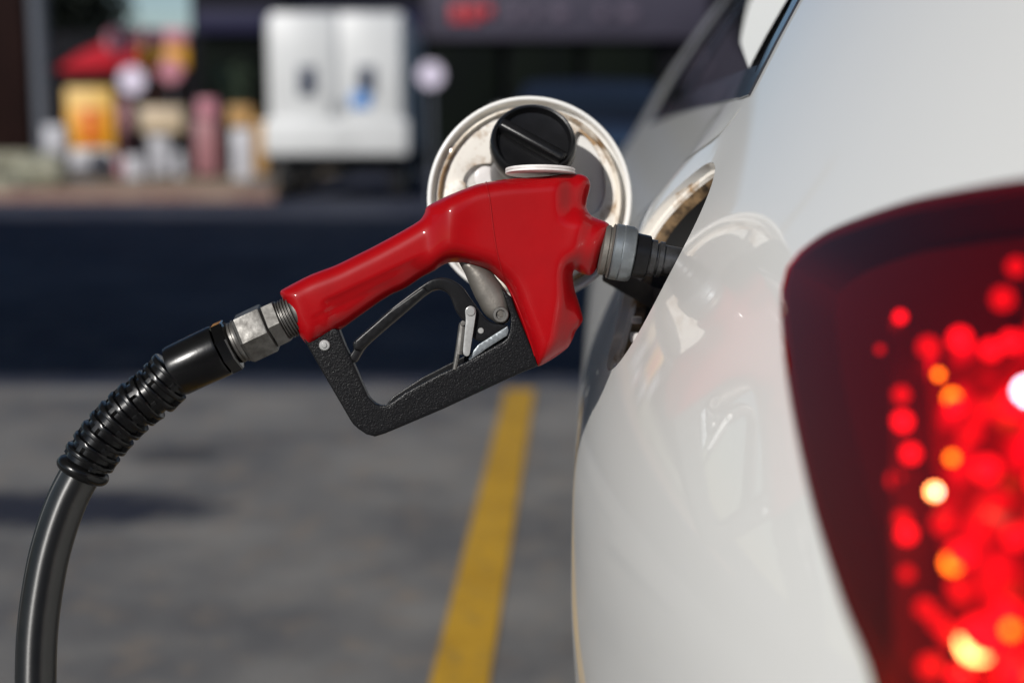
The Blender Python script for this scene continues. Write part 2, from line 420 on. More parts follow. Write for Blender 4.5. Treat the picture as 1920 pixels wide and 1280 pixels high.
def nozzle_half(v):
    x, y = v[:, 0], v[:, 1]
    B = 40 + 20 * sm(x, 800, 850)
    # collar at the hose end and the swelling behind it
    ax = (x - 540) * .906 - (y - 600) * .423; pr = (x - 540) * .423 + (y - 600) * .906
    B += 3 * (1 - sm(ax, 20, 60))
    # stepped flank along the lower half of the handle
    led = sm(pr, 4, 12) * sm(ax, 60, 110) * (1 - sm(ax, 250, 300)); B -= 6 * led
    # top lobe turning away at the right, lower block narrowing
    B -= 26 * sm(x, 1040, 1075) * (1 - sm(y, 385, 430))
    B -= 18 * sm(x + (y - 500) * .10, 1045, 1085) * sm(y, 470, 520)
    B -= 8 * sm(y, 560, 690)
    B += 6 * np.exp(-((x - 850) / 30) ** 2 - ((y - 420) / 45) ** 2)
    # spout neck cylinder
    a0 = np.array([1030., 438.]); dr = np.array([.972, .236]); q = v - a0
    along_ = q @ dr; dist = q @ np.array([-.236, .972])
    cyl_h = np.sqrt(np.clip(52 ** 2 - dist ** 2, 0, None)) * sm(along_, -5, 50)
    nw = sm(along_, 50, 90)
    B = np.where(along_ > 40, B * (1 - nw) + 30 * nw, B)
    k = 10.
    m_ = np.maximum(B, cyl_h); return m_ + k * np.log(np.exp((B - m_) / k) + np.exp((cyl_h - m_) / k)) * .45
_ol = catmull(body_px, True, 3.5)
_gx, _gy = np.meshgrid(np.arange(500., 1172., 2.), np.arange(300., 712., 2.)); _p = np.stack([_gx.ravel(), _gy.ravel()], 1)
_in = pip(_ol, _p); _d = sdist(_ol, _p) * _in
_H = np.where(_in, nozzle_half(_p) * np.sqrt(np.clip(1 - (1 - np.minimum(_d / 32, 1)) ** 2, 0, 1)) , 0).reshape(_gx.shape); _K = _in.astype(float).reshape(_gx.shape)
def _blur(a, s_):
    k = np.exp(-.5 * (np.arange(-int(3*s_), int(3*s_) + 1) / s_) ** 2); k /= k.sum()
    a = np.apply_along_axis(lambda q: np.convolve(q, k, 'same'), 0, a); return np.apply_along_axis(lambda q: np.convolve(q, k, 'same'), 1, a)
_B = _blur(_H, 2.6) / np.maximum(_blur(_K, 2.6), 1e-3)
def field(v):
    fx = np.clip((v[:, 0] - 500) / 2, 0, _B.shape[1] - 1.01); fy = np.clip((v[:, 1] - 300) / 2, 0, _B.shape[0] - 1.01)
    i, j = fx.astype(int), fy.astype(int); a, b = fx - i, fy - j
    ax = (v[:, 0] - 540) * .906 - (v[:, 1] - 600) * .423; pr = (v[:, 0] - 540) * .423 + (v[:, 1] - 600) * .906
    led = sm(pr, -4, 5) * sm(ax, 70, 90) * (1 - sm(ax, 250, 300)) + sm(pr, 14, 20) * sm(ax, 40, 60) * (1 - sm(ax, 200, 280)) * .6
    return (_B[j, i]*(1-a) + _B[j, i+1]*a)*(1-b) + (_B[j+1, i]*(1-a) + _B[j+1, i+1]*a)*b - 3.2 * led
inflate('grip_body', body_px, field, 11, M['red'], noz, g=4.0, ds=3.)
# moulding seam
seam = catmull([(912, 343), (919, 380), (925, 430), (932, 475), (944, 518), (964, 560), (984, 610), (1003, 668)], False, 6)
sh = field(seam); sd = sdist(catmull(body_px, True, 5), seam)
se = np.sqrt(np.clip(1 - (1 - np.minimum(sd / 11, 1)) ** 2, 0, 1))
sweep('moulding_seam', [(p[0], p[1], -h_ * e_ - .2) for p, h_, e_ in zip(seam, sh, se)], [1.5] * len(seam), M['red'], noz, n=8)

guard_o = [(572,636),(605,694),(620,720),(636,747),(658,785),(664,794),(674,803),(689,813),(705,817),(724,811),(760,796),(833,765),(917,726),(980,697),(1008,686),(1003,664),(992,640),(980,610),(967,580),(960,558),(940,540),(957,591),(957,606),(955,622),(951,633),(942,641),(915,656),(886,672),(855,687),(824,701),(792,718),(761,735),(745,747),(733,755),(724,759),(715,759),(706,756),(700,751),(692,742),(680,716),(664,679),(649,647),(638,618),(610,610)]
inflate('lever_guard', guard_o, 17, 3.2, M['guard'], noz, wall=1, g=9, smoothed=False, ds=4, y0=-2, sharp=50)
inflate('guard_rail', [(724,758),(745,750),(800,716),(884,673),(950,636),(953,626),(940,629),(880,662),(790,708),(735,744)], 9, 2, M['black'], noz, wall=1, g=8, y0=22, smoothed=False, sharp=50)
def disc(name, px, py, r, y, h, m, parent, dish=False, n=28):
    o = L3(px, py, y); pr = [(0, 0), (r * S, 0), (r * S, h * .7 * S), (r * .86 * S, h * S), (0, h * 1.05 * S)]
    if dish: pr = [(0, 0), (r * S, 0), (r * S, h * .8 * S), (r * .9 * S, h * S), (r * .62 * S, h * S), (r * .56 * S, h * .35 * S), (0, h * .35 * S)]
    return lathe(name, o, (0, -1, 0), pr, m, parent, n)
rv = disc('rivet', 611, 647, 10, -18, 5, M['chrome'], noz); disc('rivet_head', 611, 647, 5, -22, 3.5, M['chrome'], rv)
# lever
lever = [(657,667),(664,655),(664,641),(697,611),(730,582),(762,557),(792,535),(811,524),(830,521),(849,526),(867,538),(883,560),(899,582),(911,597),(924,605),(942,608),(952,612),(930,626),(902,640),(886,632),(877,612),(864,596),(855,583),(846,560),(838,549),(824,543),(812,545),(795,556),(761,585),(720,620),(685,652),(668,678),(659,676)]
inflate('lever', lever, 16, 3.5, M['black'], noz, wall=1, g=8, y0=0, sharp=55)
inflate('lever_pad', [(667,640),(730,585),(796,538),(803,548),(740,602),(676,657),(667,655)], 22, 3, M['black'], noz, wall=1, g=8, smoothed=False, sharp=55)
disc('lever_pin', 902, 620, 5.5, -16, 3, M['chrome'], noz)
# valve casting and bolt
cast = [(858,484),(880,484),(899,492),(918,505),(932,522),(942,535),(952,551),(956,570),(957,590),(955,599),(949,606),(936,608),(924,601),(912,592),(903,580),(897,568),(892,560),(883,540),(871,512)]
inflate('valve_casting', cast, 26, 24, M['cast'], noz, g=6, y0=6)
disc('pivot_bolt', 939, 590, 15, -14, 8, M['steel'], noz, dish=True)
# hold-open latch
inflate('latch_arm', [(873,583),(876,577),(883,574),(890,577),(893,584),(892,596),(885,640),(881,664),(876,668),(870,664),(869,655),(874,600)], 5, 1.5, M['chrome'], noz, wall=1, g=6, y0=-22, sharp=50)
disc('latch_pivot', 883, 584, 8.5, -26, 4, M['chrome'], noz)
sweep('latch_rod', [(867, 606), (860, 655), (853, 692)], [5.5, 5.5, 4], M['steel'], noz, n=14, yo=-18, sharp=50)
sweep('latch_tube', [(868, 612), (862, 664)], [8, 8], M['steel'], noz, n=16, yo=-16, sharp=50)
disc('latch_nut', 869, 606, 5, -22, 5, M['steel'], noz)
inflate('latch_plate', [(897,646),(925,628),(952,611),(954,620),(951,629),(915,652),(881,676),(879,672),(889,656)], 5, 1.2, M['zinc'], noz, wall=1, g=6, y0=-12, smoothed=False, sharp=50)
# top ring
lathe('top_ring', L3(1013, 327, 0), (.006, 0, 1), [(0, 0), (64*S, 0), (65.5*S, 1*S), (65.5*S, 4.5*S), (64*S, 5*S), (64*S, 5.6*S), (65.5*S, 6*S), (65.5*S, 9.5*S), (64.5*S, 10.5*S), (60*S, 11*S), (0, 11*S)], M['whiteplastic'], noz, 48)
# spout: collar rings and pipe
sa, sb = (1125, 467), (1245, 488)
p_, r_ = axial(sa, sb, [(0, 36), (4, 47), (13, 47.5), (15, 45), (18, 45), (19, 50), (21, 52)]); sweep('spout_washer', p_, r_, M['cast'], noz, 40, sharp=35)
p_, r_ = axial(sa, sb, [(21, 44), (22, 50), (25, 52.5), (38, 52.5), (39.5, 51.5), (41, 52.5), (56, 52), (62, 49.5), (64, 46), (64.5, 38)])
sweep('spout_collar', p_, None, M['zinc'], noz, 72, sharp=30, rfun=lambda i, a: r_[i] * (1 - .018 * (1 if math.sin(a * 3) > .85 and 3 < i < 8 else 0)))
p2, r2 = axial(sa, sb, [(62, 30), (63, 40), (66, 42), (90, 41), (92, 38)]); sweep('spout_boot', p2, r2, M['black'], noz, 40, sharp=35)
p2, r2 = axial(sa, sb, [(88, 30), (90, 35), (104, 35), (105, 30), (108, 30), (110, 34), (118, 34), (119, 29), (150, 29), (260, 27), (262, 22)])
sweep('spout', p2, r2, M['darksteel'], noz, 40, sharp=35)

# ------------------------------------------------------------------ hose with its couplings
hs = thing('fuel_hose', 'black rubber fuel hose with ribbed bend guard screwed to the red nozzle', 'hose', NOZ_O, (-PITCH, 0, 0))
ha, hb = (556, 589), (420, 655)
hb = (556 - 136, 589 + 64)
prof = [(-6, 36), (0, 36)]
for k in range(5): s0 = 2 + k * 5.5; prof += [(s0, 33.5), (s0 + 1.6, 38), (s0 + 3, 38), (s0 + 4.6, 33.5)]
prof += [(31, 33)]
p_, r_ = axial(ha, hb, prof); sweep('thread', p_, r_, M['steel'], hs, 40, sharp=60)
p_, r_ = axial(ha, hb, [(28, 38), (30, 45.5), (52, 46), (54, 42)]); sweep('swivel_nut', p_, r_, M['steel'], hs, 6, sharp=25, phase=.42)
p_, r_ = axial(ha, hb, [(54, 42), (57, 50), (60, 51), (106, 51), (112, 46), (113, 40)]); sweep('hex_nut', p_, r_, M['steel'], hs, 6, sharp=25, phase=.30)
p_, r_ = axial(ha, hb, [(112, 30), (113, 41), (117, 42), (118, 38), (121, 38), (122, 40), (126, 40), (127, 36), (138, 36)]); sweep('neck', p_, r_, M['steel'], hs, 40, sharp=40)
p_, r_ = axial(ha, hb, [(128, 40), (131, 50), (134, 52), (152, 52), (155, 49)]); sweep('crimp_nut', p_, r_, M['darkchrome'], hs, 8, sharp=25, phase=.2)
A = np.array(ha, float); u_ = np.array((-136, 64.)) / math.hypot(136, 64)
s0 = A + u_ * 155; s1 = A + u_ * 252
p_, r_ = axial(s0, s1, [(0, 42), (1, 49), (5, 50), (90, 49.5), (98, 48)]); sweep('sleeve', p_, r_, M['rubber'], hs, 48, sharp=40)
s1 = tuple(s1)
curve = catmull([s1, (292, 733), (258, 758), (222, 791), (190, 828), (166, 862), (150, 893)], False, 1.6)
cl = np.concatenate([[0], np.cumsum(np.hypot(*np.diff(curve, axis=0).T))]); Lr = cl[-1]
pitch = 22.2
def ribr(i, a):
    s = cl[i]
    if s > Lr - 26: 
        q = (s - (Lr - 26)) / 26; return 38 + 13 * math.sqrt(max(0, 1 - (2 * q - 1) ** 2))
    ph = s % pitch; k = int(s // pitch)
    w_ = 10.5
    rib = 1 if ph < w_ else 0
    e = min(abs(ph - w_), ph, pitch - ph)
    a = a % (2 * math.pi)
    cy = math.pi * 1.62 if k % 2 else math.pi * 1.30
    for c in (cy, cy - math.pi * .62, cy - math.pi * 1.25, .12 * math.pi if k % 2 else .2):
        dd = abs((a - c + math.pi) % (2 * math.pi) - math.pi)
        if dd < .13: return 49.
    core = 40.5
    x = (49.5 if rib else core)
    if rib: x -= 2.2 * max(0, 1 - min(ph, w_ - ph) / 2.2) ** 2
    return x
sweep('bend_guard', [tuple(q) for q in curve], None, M['rubber'], hs, 72, sharp=45, rfun=ribr)
hp = catmull([(166, 862, 0), (148, 893, 0), (128, 932, 0), (108, 985, 0), (90, 1050, 0), (76, 1130, 0), (69, 1200, 0), (67, 1290, 0), (70, 1500, 4), (60, 1900, 10), (10, 2300, 20), (-120, 2560, 40), (-500, 2640, 60), (-1100, 2560, 90)], False, 14)
sweep('hose', [tuple(q) for q in hp], [37.5] * len(hp), M['hose'], hs, 40)

# ------------------------------------------------------------------ white car
hzt = [(.15,.12),(.3,.09),(.5,.060),(.63,.050),(.74,.051),(.80,.058),(.848,.078),(.93,.113),(1.012,.160),(1.07,.19),(1.14,.225),(1.3,.33),(1.46,.46)]
zt = np.linspace(0, 1.7, 681); ht = np.interp(zt, *zip(*hzt)); kk = np.exp(-.5 * (np.arange(-24, 25) * .0025 / .022) ** 2); kk /= kk.sum()
ht = np.convolve(np.pad(ht, 24, mode='edge'), kk, 'valid')
def hprof(z): return np.interp(z, zt, ht)
TA, RHO, PSL = .45, .20, .85
ARC = RHO * 1.27
def plan(t):
    t = np.asarray(t, float)
    x = np.where(t < 1.15, .178 * (1.15 - t) ** 2, .065 * (t - 1.15) ** 2 / (np.abs(t - 1.15) + .05)); y = t.copy()
    s = np.clip(TA - t, 0, None); p0 = .244; ph = p0 + np.minimum(s, ARC) / RHO
    xa = .178 * .49 + RHO * (np.cos(p0) - np.cos(ph)); ya = TA - RHO * (np.sin(ph) - np.sin(p0))
    ex = np.clip(s - ARC, 0, None); pe = p0 + ARC / RHO
    xa = xa + ex * math.sin(pe); ya = ya - ex * math.cos(pe)
    m_ = t < TA
    return np.where(m_, xa, x), np.where(m_, ya, y), np.where(m_, np.minimum(s / PSL, 1) * math.pi / 2, 0)
def Sf(t, z, off=0.):
    """point on the car's left flank; off > 0 goes inward"""
    x, y, psi = plan(t); h_ = hprof(z) - .022 * np.exp(-((t - 1.25) / .075) ** 2 - ((z - .965) / .062) ** 2)
    P_ = np.stack([x + h_ * np.cos(psi), y + h_ * np.sin(psi), np.broadcast_to(z, np.shape(x))], -1)
    if np.any(np.asarray(off) != 0): P_ = P_ - Nf(t, z) * np.asarray(off)[..., None] if np.ndim(off) else P_ - Nf(t, z) * off
    return P_
def Nf(t, z):
    e = 1e-3; a = Sf(t + e, z) - Sf(t - e, z); b = Sf(t, z + e) - Sf(t, z - e)
    n = np.cross(b, a); n /= np.linalg.norm(n, axis=-1)[..., None]
    return np.where((n[..., :1] > .2), -n, n) if False else n
_n = Nf(np.array([1.1]), np.array([.9]))[0]
NS = 1. if _n[0] < 0 else -1.
_Nf = Nf
def Nf(t, z): return NS * _Nf(t, z)
MP = np.array([.915, 1.15]); MD = np.array([.0575, 1.]); MD /= np.linalg.norm(MD); MN = np.array([MD[1], -MD[0]])
def mirror(V):
    W = V.copy(); dd = (V[:, :2] - MP) @ MN; W[:, :2] -= 2 * dd[:, None] * MN; return W
tt = np.linspace(-.8, .2, 2001); pp = Sf(tt, np.full(2001, .9)); T0 = float(tt[np.argmin(np.abs((pp[:, :2] - MP) @ MN))])
def patch(name, loops, m, parent, off=0., g=.02, both=False, wall=0., wallidx=(), wall_in=1.0, extra=()):
    """surface patch on the flank given by (t, z) loops"""
    loops = [np.array(l, float) for l in loops]
    gp = hexgrid(loops[0].min(0), loops[0].max(0), g); ok = pip(loops[0], gp)
    for l in loops[1:]: ok &= ~pip(l, gp)
    gp = gp[ok]; dd = sdist(loops[0], gp)
    for l in loops[1:]: dd = np.minimum(dd, sdist(l, gp))
    gp = gp[dd > g * .4]
    if len(extra): gp = np.concatenate([gp, extra])
    v, f = cdt(loops, gp)
    V = Sf(v[:, 0], v[:, 1], off); N = Nf(v[:, 0], v[:, 1])
    F_ = [tuple(q) for q in f]
    # orient outward
    a = V[f[0]]; nn = np.cross(a[1] - a[0], a[2] - a[0])
    if nn @ N[f[0][0]] < 0: F_ = [q[::-1] for q in F_]
    V = list(V); N = list(N)
    if wall:
        cnt = set()
        for q in F_:
            for e in ((q[0], q[1]), (q[1], q[2]), (q[2], q[0])): cnt.add(e)
        base = {}
        for (a_, b_) in list(cnt):
            if (b_, a_) in cnt: continue
            pa = v[a_]; 
            if wallidx and not any(sdist(loops[i], v[[a_]])[0] < 1e-5 for i in wallidx): continue
            ids = []
            for q in (a_, b_):
                if q not in base:
                    # rounded lip: three rings going inward
                    tz = v[q]; lst = [q]; 
                    for (o_, sh_) in ((.0006, .2), (.002, .6), (wall, .8)):
                        V.append(Sf(tz[:1], tz[1:2], off + o_)[0]); 
                        N.append(N[q]); lst.append(len(V) - 1)
                    base[q] = lst
                ids.append(base[q])
            for k in range(3): F_.append((ids[1][k], ids[0][k], ids[0][k + 1], ids[1][k + 1]))
    V = np.array(V)
    n = len(V)
    if both:
        W = mirror(V); Nm = mirror(np.concatenate([np.array(N)[:, :2] + MP, np.array(N)[:, 2:]], 1)); Nm[:, :2] -= MP
        V = np.concatenate([V, W]); F_ = F_ + [tuple(i + n for i in q[::-1]) for q in F_]; N = np.concatenate([np.array(N), Nm])
    o = mesh(name, V, F_, m, parent, True)
    if not wall: o.data.normals_split_custom_set_from_vertices([tuple(q) for q in N])
    else:
        o.data.set_sharp_from_angle(angle=R(35))
    return o
NC = lambda c, r, n=56: [(c[0] + r * math.cos(2 * math.pi * i / n), c[1] + r * math.sin(2 * math.pi * i / n)) for i in range(n)]
HOLE = NC((1.142, .931), .0835, 72)
TAIL = catmull([(.606,1.022),(.654,1.015),(.699,1.007),(.746,.995),(.777,.985),(.793,.975),(.797,.966),(.786,.955),(.753,.937),(.72,.92),(.682,.901),(.628,.875),(.571,.851),(.526,.833),(.49,.80),(.45,.76),(.40,.742),(.30,.74),(.18,.74),(.145,.76),(.14,.90),(.15,1.0),(.19,1.028),(.40,1.032),(.52,1.03)], True, .012)
def grow(lp, e):
    lp = np.array(lp); t = np.roll(lp, -1, 0) - np.roll(lp, 1, 0); t /= np.linalg.norm(t, axis=1)[:, None]; nrm = np.stack([-t[:, 1], t[:, 0]], 1)
    q = lp + nrm * e
    if np.ptp(q[:, 0]) < np.ptp(lp[:, 0]): q = lp - nrm * e
    return q if e >= 0 else lp * 2 - q if False else q
def shrink(lp, e):
    lp = np.array(lp); t = np.roll(lp, -1, 0) - np.roll(lp, 1, 0); t /= np.linalg.norm(t, axis=1)[:, None]; nrm = np.stack([-t[:, 1], t[:, 0]], 1)
    q = lp + nrm * e
    return q if np.ptp(q[:, 0]) < np.ptp(lp[:, 0]) else lp - nrm * e
WIN = resample([(1.142, 1.069), (1.6, 1.065), (2.09, 1.058), (3.1, 1.038), (3.0, 1.20), (2.75, 1.36), (1.75, 1.40), (1.42, 1.36), (1.20, 1.20), (1.152, 1.142)], .03)
def arch(cx, r=.355, zc=.31, n=20): return [(cx + r * math.cos(a), zc + r * math.sin(a)) for a in np.linspace(math.pi + .35, -.35, n)]
OUT = [(T0, .22), (1.0, .22)] + [p for p in arch(1.62) if p[1] > .2] + [(2.3, .2)] + [p for p in arch(4.2) if p[1] > .2] + [(4.85, .25), (4.95, .45), (4.93, .70), (4.7, .80), (3.95, 1.0), (3.25, 1.36), (2.9, 1.43), (1.0, 1.46), (T0, 1.44)]
OUT = resample(OUT, .035)
car = thing('white_car', 'white hatchback close on the right with lit tail light and open filler flap', 'car', (0, 0, 0))
GAP = np.array(catmull([(1.155, 1.056), (1.18, 1.036), (1.27, 1.010), (1.5, .968), (1.68, .915), (1.85, .80), (1.97, .62)], False, .02))
_t = np.gradient(GAP, axis=0); _t /= np.linalg.norm(_t, axis=1)[:, None]; _n = np.stack([-_t[:, 1], _t[:, 0]], 1) * .0022
GAP = np.concatenate([GAP + _n, (GAP - _n)[::-1]])
shell = patch('body', [OUT, GAP, grow(TAIL, .0028), HOLE, WIN], M['paint'], car, g=.022, both=False, wall=.012, wallidx=(1, 2, 3, 4))
# right-hand side, without the filler
patch('side_panel', [OUT], M['paint'], car, g=.05, both=False)
sp_ = car.children[-1]
me = sp_.data; V = np.array([v.co for v in me.vertices]); V = mirror(V)
for v, q in zip(me.vertices, V): v.co = q
bm = bmesh.new(); bm.from_mesh(me); bmesh.ops.reverse_faces(bm, faces=bm.faces[:]); bm.to_mesh(me); bm.free()
me.free_normals_split() if hasattr(me, 'free_normals_split') else None
if me.attributes.get('custom_normal'): me.attributes.remove(me.attributes['custom_normal'])
# roof, bonnet and front: strips between the two sides
def loft(name, tz, m, off=0., nseg=10, crown=.05):
    tz = np.array(tz); A_ = Sf(tz[:, 0], tz[:, 1]); B_ = mirror(A_); vs = []; fs = []
    for i in range(len(tz)):
        for k in range(nseg + 1):
            q = k / nseg; P_ = A_[i] * (1 - q) + B_[i] * q; P_ = P_ + np.array([0, 0, crown * math.sin(math.pi * q) + off]); vs.append(P_)
    for i in range(len(tz) - 1):
        for k in range(nseg): a_ = i * (nseg + 1) + k; fs.append((a_, a_ + 1, a_ + nseg + 2, a_ + nseg + 1))
    return mesh(name, vs, fs, m, car, True, 40)
loft('roof', [(T0, 1.44), (0., 1.445), (.4, 1.45), (1.0, 1.46), (1.9, 1.45), (2.9, 1.43), (3.25, 1.36)], M['paint'])
loft('windscreen', [(3.25, 1.36), (3.95, 1.0)], M['glass'])
loft('bonnet', [(3.95, 1.0), (4.7, .8), (4.93, .70), (4.95, .45), (4.85, .25)], M['paint'])
def rear_panel(name, z0, z1, tin, bow, m, thick=.006):
    a0 = Sf(np.array([tin]), np.array([z0]))[0]; a1 = Sf(np.array([tin]), np.array([z1]))[0]
    vs = []; n = 12
    for dy in (-thick, thick):
        for P_ in (a0, a1):
            Q_ = mirror(P_[None])[0]
            for k in range(n + 1):
                q = k / n; v = P_ * (1 - q) + Q_ * q; v = v + np.array([MN[0] * 0, -bow * math.sin(math.pi * q) + dy, 0]); vs.append(v)
    fs = []; N_ = n + 1
    for k in range(n):
        fs += [(k, k+1, N_+k+1, N_+k), (2*N_+k, 3*N_+k, 3*N_+k+1, 2*N_+k+1), (k, 2*N_+k, 2*N_+k+1, k+1), (N_+k, N_+k+1, 3*N_+k+1, 3*N_+k)]
    fs += [(0, N_, 3*N_, 2*N_), (n, 2*N_+n, 3*N_+n, N_+n)]
    return mesh(name, vs, fs, m, car, True, 40)
rear_panel('rear_window', 1.13, 1.37, -.02, .045, M['glass'])
tp_ = rear_panel('tailgate_handle', .93, .97, -.22, .02, M['chrome'])
patch('rear_bumper', [resample([(T0, .25), (.62, .25), (.60, .52), (.5, .56), (T0, .58)], .04)], M['paint'], car, off=-.02, g=.03, both=True)
# windows
gw = bpy.data.materials.new('side_glass'); gw.use_nodes = True; n = gw.node_tree; n.nodes.clear()
o_ = n.nodes.new('ShaderNodeOutputMaterial'); mx = n.nodes.new('ShaderNodeMixShader'); fr = n.nodes.new('ShaderNodeFresnel'); fr.inputs[0].default_value = 1.35
tr_ = n.nodes.new('ShaderNodeBsdfTransparent'); tr_.inputs[0].default_value = (.62, .64, .66, 1); gl = n.nodes.new('ShaderNodeBsdfGlossy'); gl.inputs['Roughness'].default_value = .01
n.links.new(fr.outputs[0], mx.inputs[0]); n.links.new(tr_.outputs[0], mx.inputs[1]); n.links.new(gl.outputs[0], mx.inputs[2]); n.links.new(mx.outputs[0], o_.inputs[0])
M['palepatch'] = mat('pale_matte', (.80, .81, .79), .8)
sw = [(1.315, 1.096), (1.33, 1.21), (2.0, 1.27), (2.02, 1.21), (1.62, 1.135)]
patch('pale_glass_patch', [resample(sw, .03)], M['palepatch'], car, off=.0045, g=.03)  # added pale patch laid over the glass, no known part of the car
patch('cabin_lining', [resample([(1.05, 1.0), (3.6, 1.0), (3.1, 1.42), (1.1, 1.44)], .06)], M['darkgap'], car, off=.10, g=.08)
pane = patch('side_window', [shrink(WIN, .002)], gw, car, off=.007, g=.03)
wi = shrink(WIN, .022)
tr = patch('window_trim', [grow(WIN, .004), wi], M['trim'], car, off=-.002, g=.02, wall=.006)
patch('window_pillar', [resample([(2.25, 1.058), (2.33, 1.056), (2.33, 1.375), (2.25, 1.375)], .02)], M['trim'], car, off=.004, g=.02, wall=.003)
# wheels
def wheel(parent, x, y, z, r, wd, side=-1):
    wl = lathe('wheel', (x, y, z), (side, 0, 0), [(0, -.5*wd), (r*.93, -.5*wd), (r, -.38*wd), (r, .38*wd), (r*.93, .5*wd), (r*.68, .5*wd), (r*.66, .42*wd), (0, .42*wd)], M['tyre'], parent, 40)
    lathe('rim', (x, y, z), (side, 0, 0), [(0, .40*wd), (r*.2, .46*wd), (r*.25, .40*wd), (r*.6, .44*wd), (r*.66, .52*wd), (r*.67, .42*wd), (0, .41*wd)], M['rim'], wl, 30)
    return wl
for ty in (1.62, 4.2):
    q = Sf(np.array([ty]), np.array([.5]))[0]; wheel(car, q[0] + .12, ty, .31, .31, .2)
    w2 = mirror(np.array([[q[0] + .12, ty, .31]]))[0]; wheel(car, w2[0], w2[1], .31, .31, .2, 1)
# inner dark liner behind the arches
lin = [(T0 + .1, .3), (4.7, .3), (4.7, .66), (3.9, .9), (3.0, 1.0), (.3, 1.0), (T0 + .1, .9)]
patch('inner_liner', [resample(lin, .08)], M['darkgap'], car, off=.19, g=.12)

# filler bowl
hc = np.array([1.142, .931]); nH = Nf(np.array([hc[0]]), np.array([hc[1]]))[0]
def bowl(name, rings, m):
    vs = []; fs = []; n = 72
    for (k, dp) in rings:
        t = hc[0] + (np.array(HOLE)[:, 0] - hc[0]) * k; z = hc[1] + (np.array(HOLE)[:, 1] - hc[1]) * k
        P_ = Sf(t, z) - nH * dp; vs += list(P_)
    for i in range(len(rings) - 1):
        for j in range(n): j2 = (j + 1) % n; fs.append((i * n + j, i * n + j2, (i + 1) * n + j2, (i + 1) * n + j))
    o = mesh(name, vs, fs, m, car, True, 40); return o
fr_ = bowl('filler_flange', [(1.0, .002), (.99, .008), (.95, .009), (.935, .012)], M['dirtypaint'])
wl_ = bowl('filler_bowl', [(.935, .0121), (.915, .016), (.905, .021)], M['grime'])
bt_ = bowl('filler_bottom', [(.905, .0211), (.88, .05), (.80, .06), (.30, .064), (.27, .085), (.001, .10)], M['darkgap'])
for o in (bt_,): o.parent = wl_
# filler-neck bracket bits visible low in the bowl
for (px, py, sx_, sz_) in ((1194, 600, .006, .006), (1190, 632, .005, .008), (1166, 690, .010, .007)):
    c_ = along(px, py, 1.17)
    box('clip', c_, (sx_ * 1.4, .006, sz_), M['whiteplastic'], wl_, .0015)

# fuel flap
FD = 1.205
fc_ = along(994, 375, FD); rF = .0872
fl = bpy.data.objects.new('fuel_flap', None); link(fl, car)
flap_rot = Matrix.Rotation(R(-PITCH * 57.3 * 0 - 6), 4, 'X') @ Matrix.Rotation(R(5), 4, 'Z')
fl.location = fc_; fl.rotation_euler = flap_rot.to_euler(); fl.empty_display_size = .05
FS = FD / FP
def flap_solid(name, loops, y0, y1, m, parent, bev=.0012, g=.006):
    """flat plate from loops in flap coordinates (x, z in metres), between y0 (near) and y1"""
    loops = [np.array(l) for l in loops]
    gp = hexgrid(loops[0].min(0), loops[0].max(0), g); ok = pip(loops[0], gp)
    for l in loops[1:]: ok &= ~pip(l, gp)
    gp = gp[ok]; dd = sdist(loops[0], gp)
    for l in loops[1:]: dd = np.minimum(dd, sdist(l, gp))
    gp = gp[dd > g * .4]
    v, f = cdt(loops, gp); n = len(v); d_ = sdist(loops[0], v)
    for l in loops[1:]: d_ = np.minimum(d_, sdist(l, v))
    yy = y0 + bev * (1 - np.minimum(d_ / (g * .4), 1))
    V = [(a, y, b) for (a, b), y in zip(v, yy)] + [(a, y1, b) for a, b in v]
    F_ = [tuple(q) for q in f] + [tuple(q[::-1] + n) for q in f]; es = set()
    for q in f:
        for e in ((q[0], q[1]), (q[1], q[2]), (q[2], q[0])): es.add((int(e[0]), int(e[1])))
    for a, b in es:
        if (b, a) not in es: F_.append((b, a, a + n, b + n))
    o = mesh(name, V, F_, m, parent, True, 50)
    bm = bmesh.new(); bm.from_mesh(o.data); bmesh.ops.recalc_face_normals(bm, faces=bm.faces[:]); bm.to_mesh(o.data); bm.free(); return o
def circ(x, z, rx, rz=None, n=40, a0=0, a1=2 * math.pi, rot=0):
    rz = rz or rx; out_ = []
    for i in range(n):
        a = a0 + (a1 - a0) * i / n; u, v = rx * math.cos(a), rz * math.sin(a)
        out_.append((x + u * math.cos(rot) - v * math.sin(rot), z + u * math.sin(rot) + v * math.cos(rot)))
    return out_
def fp(px, py): return ((px - 994) * FS, (375 - py) * FS)
# outer skin with rolled lip
lathe('flap_skin', (0, 0, 0), (0, -1, 0), [(0, -.010), (rF - .004, -.010), (rF - .001, -.008), (rF, -.004), (rF, .002), (rF - .001, .0035), (rF - .003, .0035), (rF - .0042, .002), (rF - .0045, -.004), (rF - .006, -.006), (0, -.006)], M['shellpaint'], fl, 96, sharp=60)
slot = catmull([fp(868, 345), fp(872, 328), fp(888, 312), (fp(915, 307)), fp(935, 312), fp(935, 350), fp(905, 360), fp(880, 358)], True, .004)
lens = catmull([fp(1083, 246), fp(1105, 262), fp(1125, 292), fp(1135, 330), fp(1136, 365), fp(1126, 392), fp(1112, 402), fp(1080, 400), fp(1070, 330), fp(1075, 270)], True, .004)
flap_solid('inner_panel', [circ(0, 0, rF - .0085, n=80), slot, lens], -.0005, .0045, M['dirtypaint'], fl)
lathe('inner_rib', (0, 0, 0), (0, -1, 0), [(rF - .0092, -.002), (rF - .0088, .0026), (rF - .0105, .0040), (rF - .0125, .0026), (rF - .0135, -.001)], M['rimdirt'], fl, 96, sharp=70)
flap_solid('tab', [circ(*fp(910, 335), .0098, .0098, n=28)], -.006, .002, M['whiteplastic'], fl, g=.004)
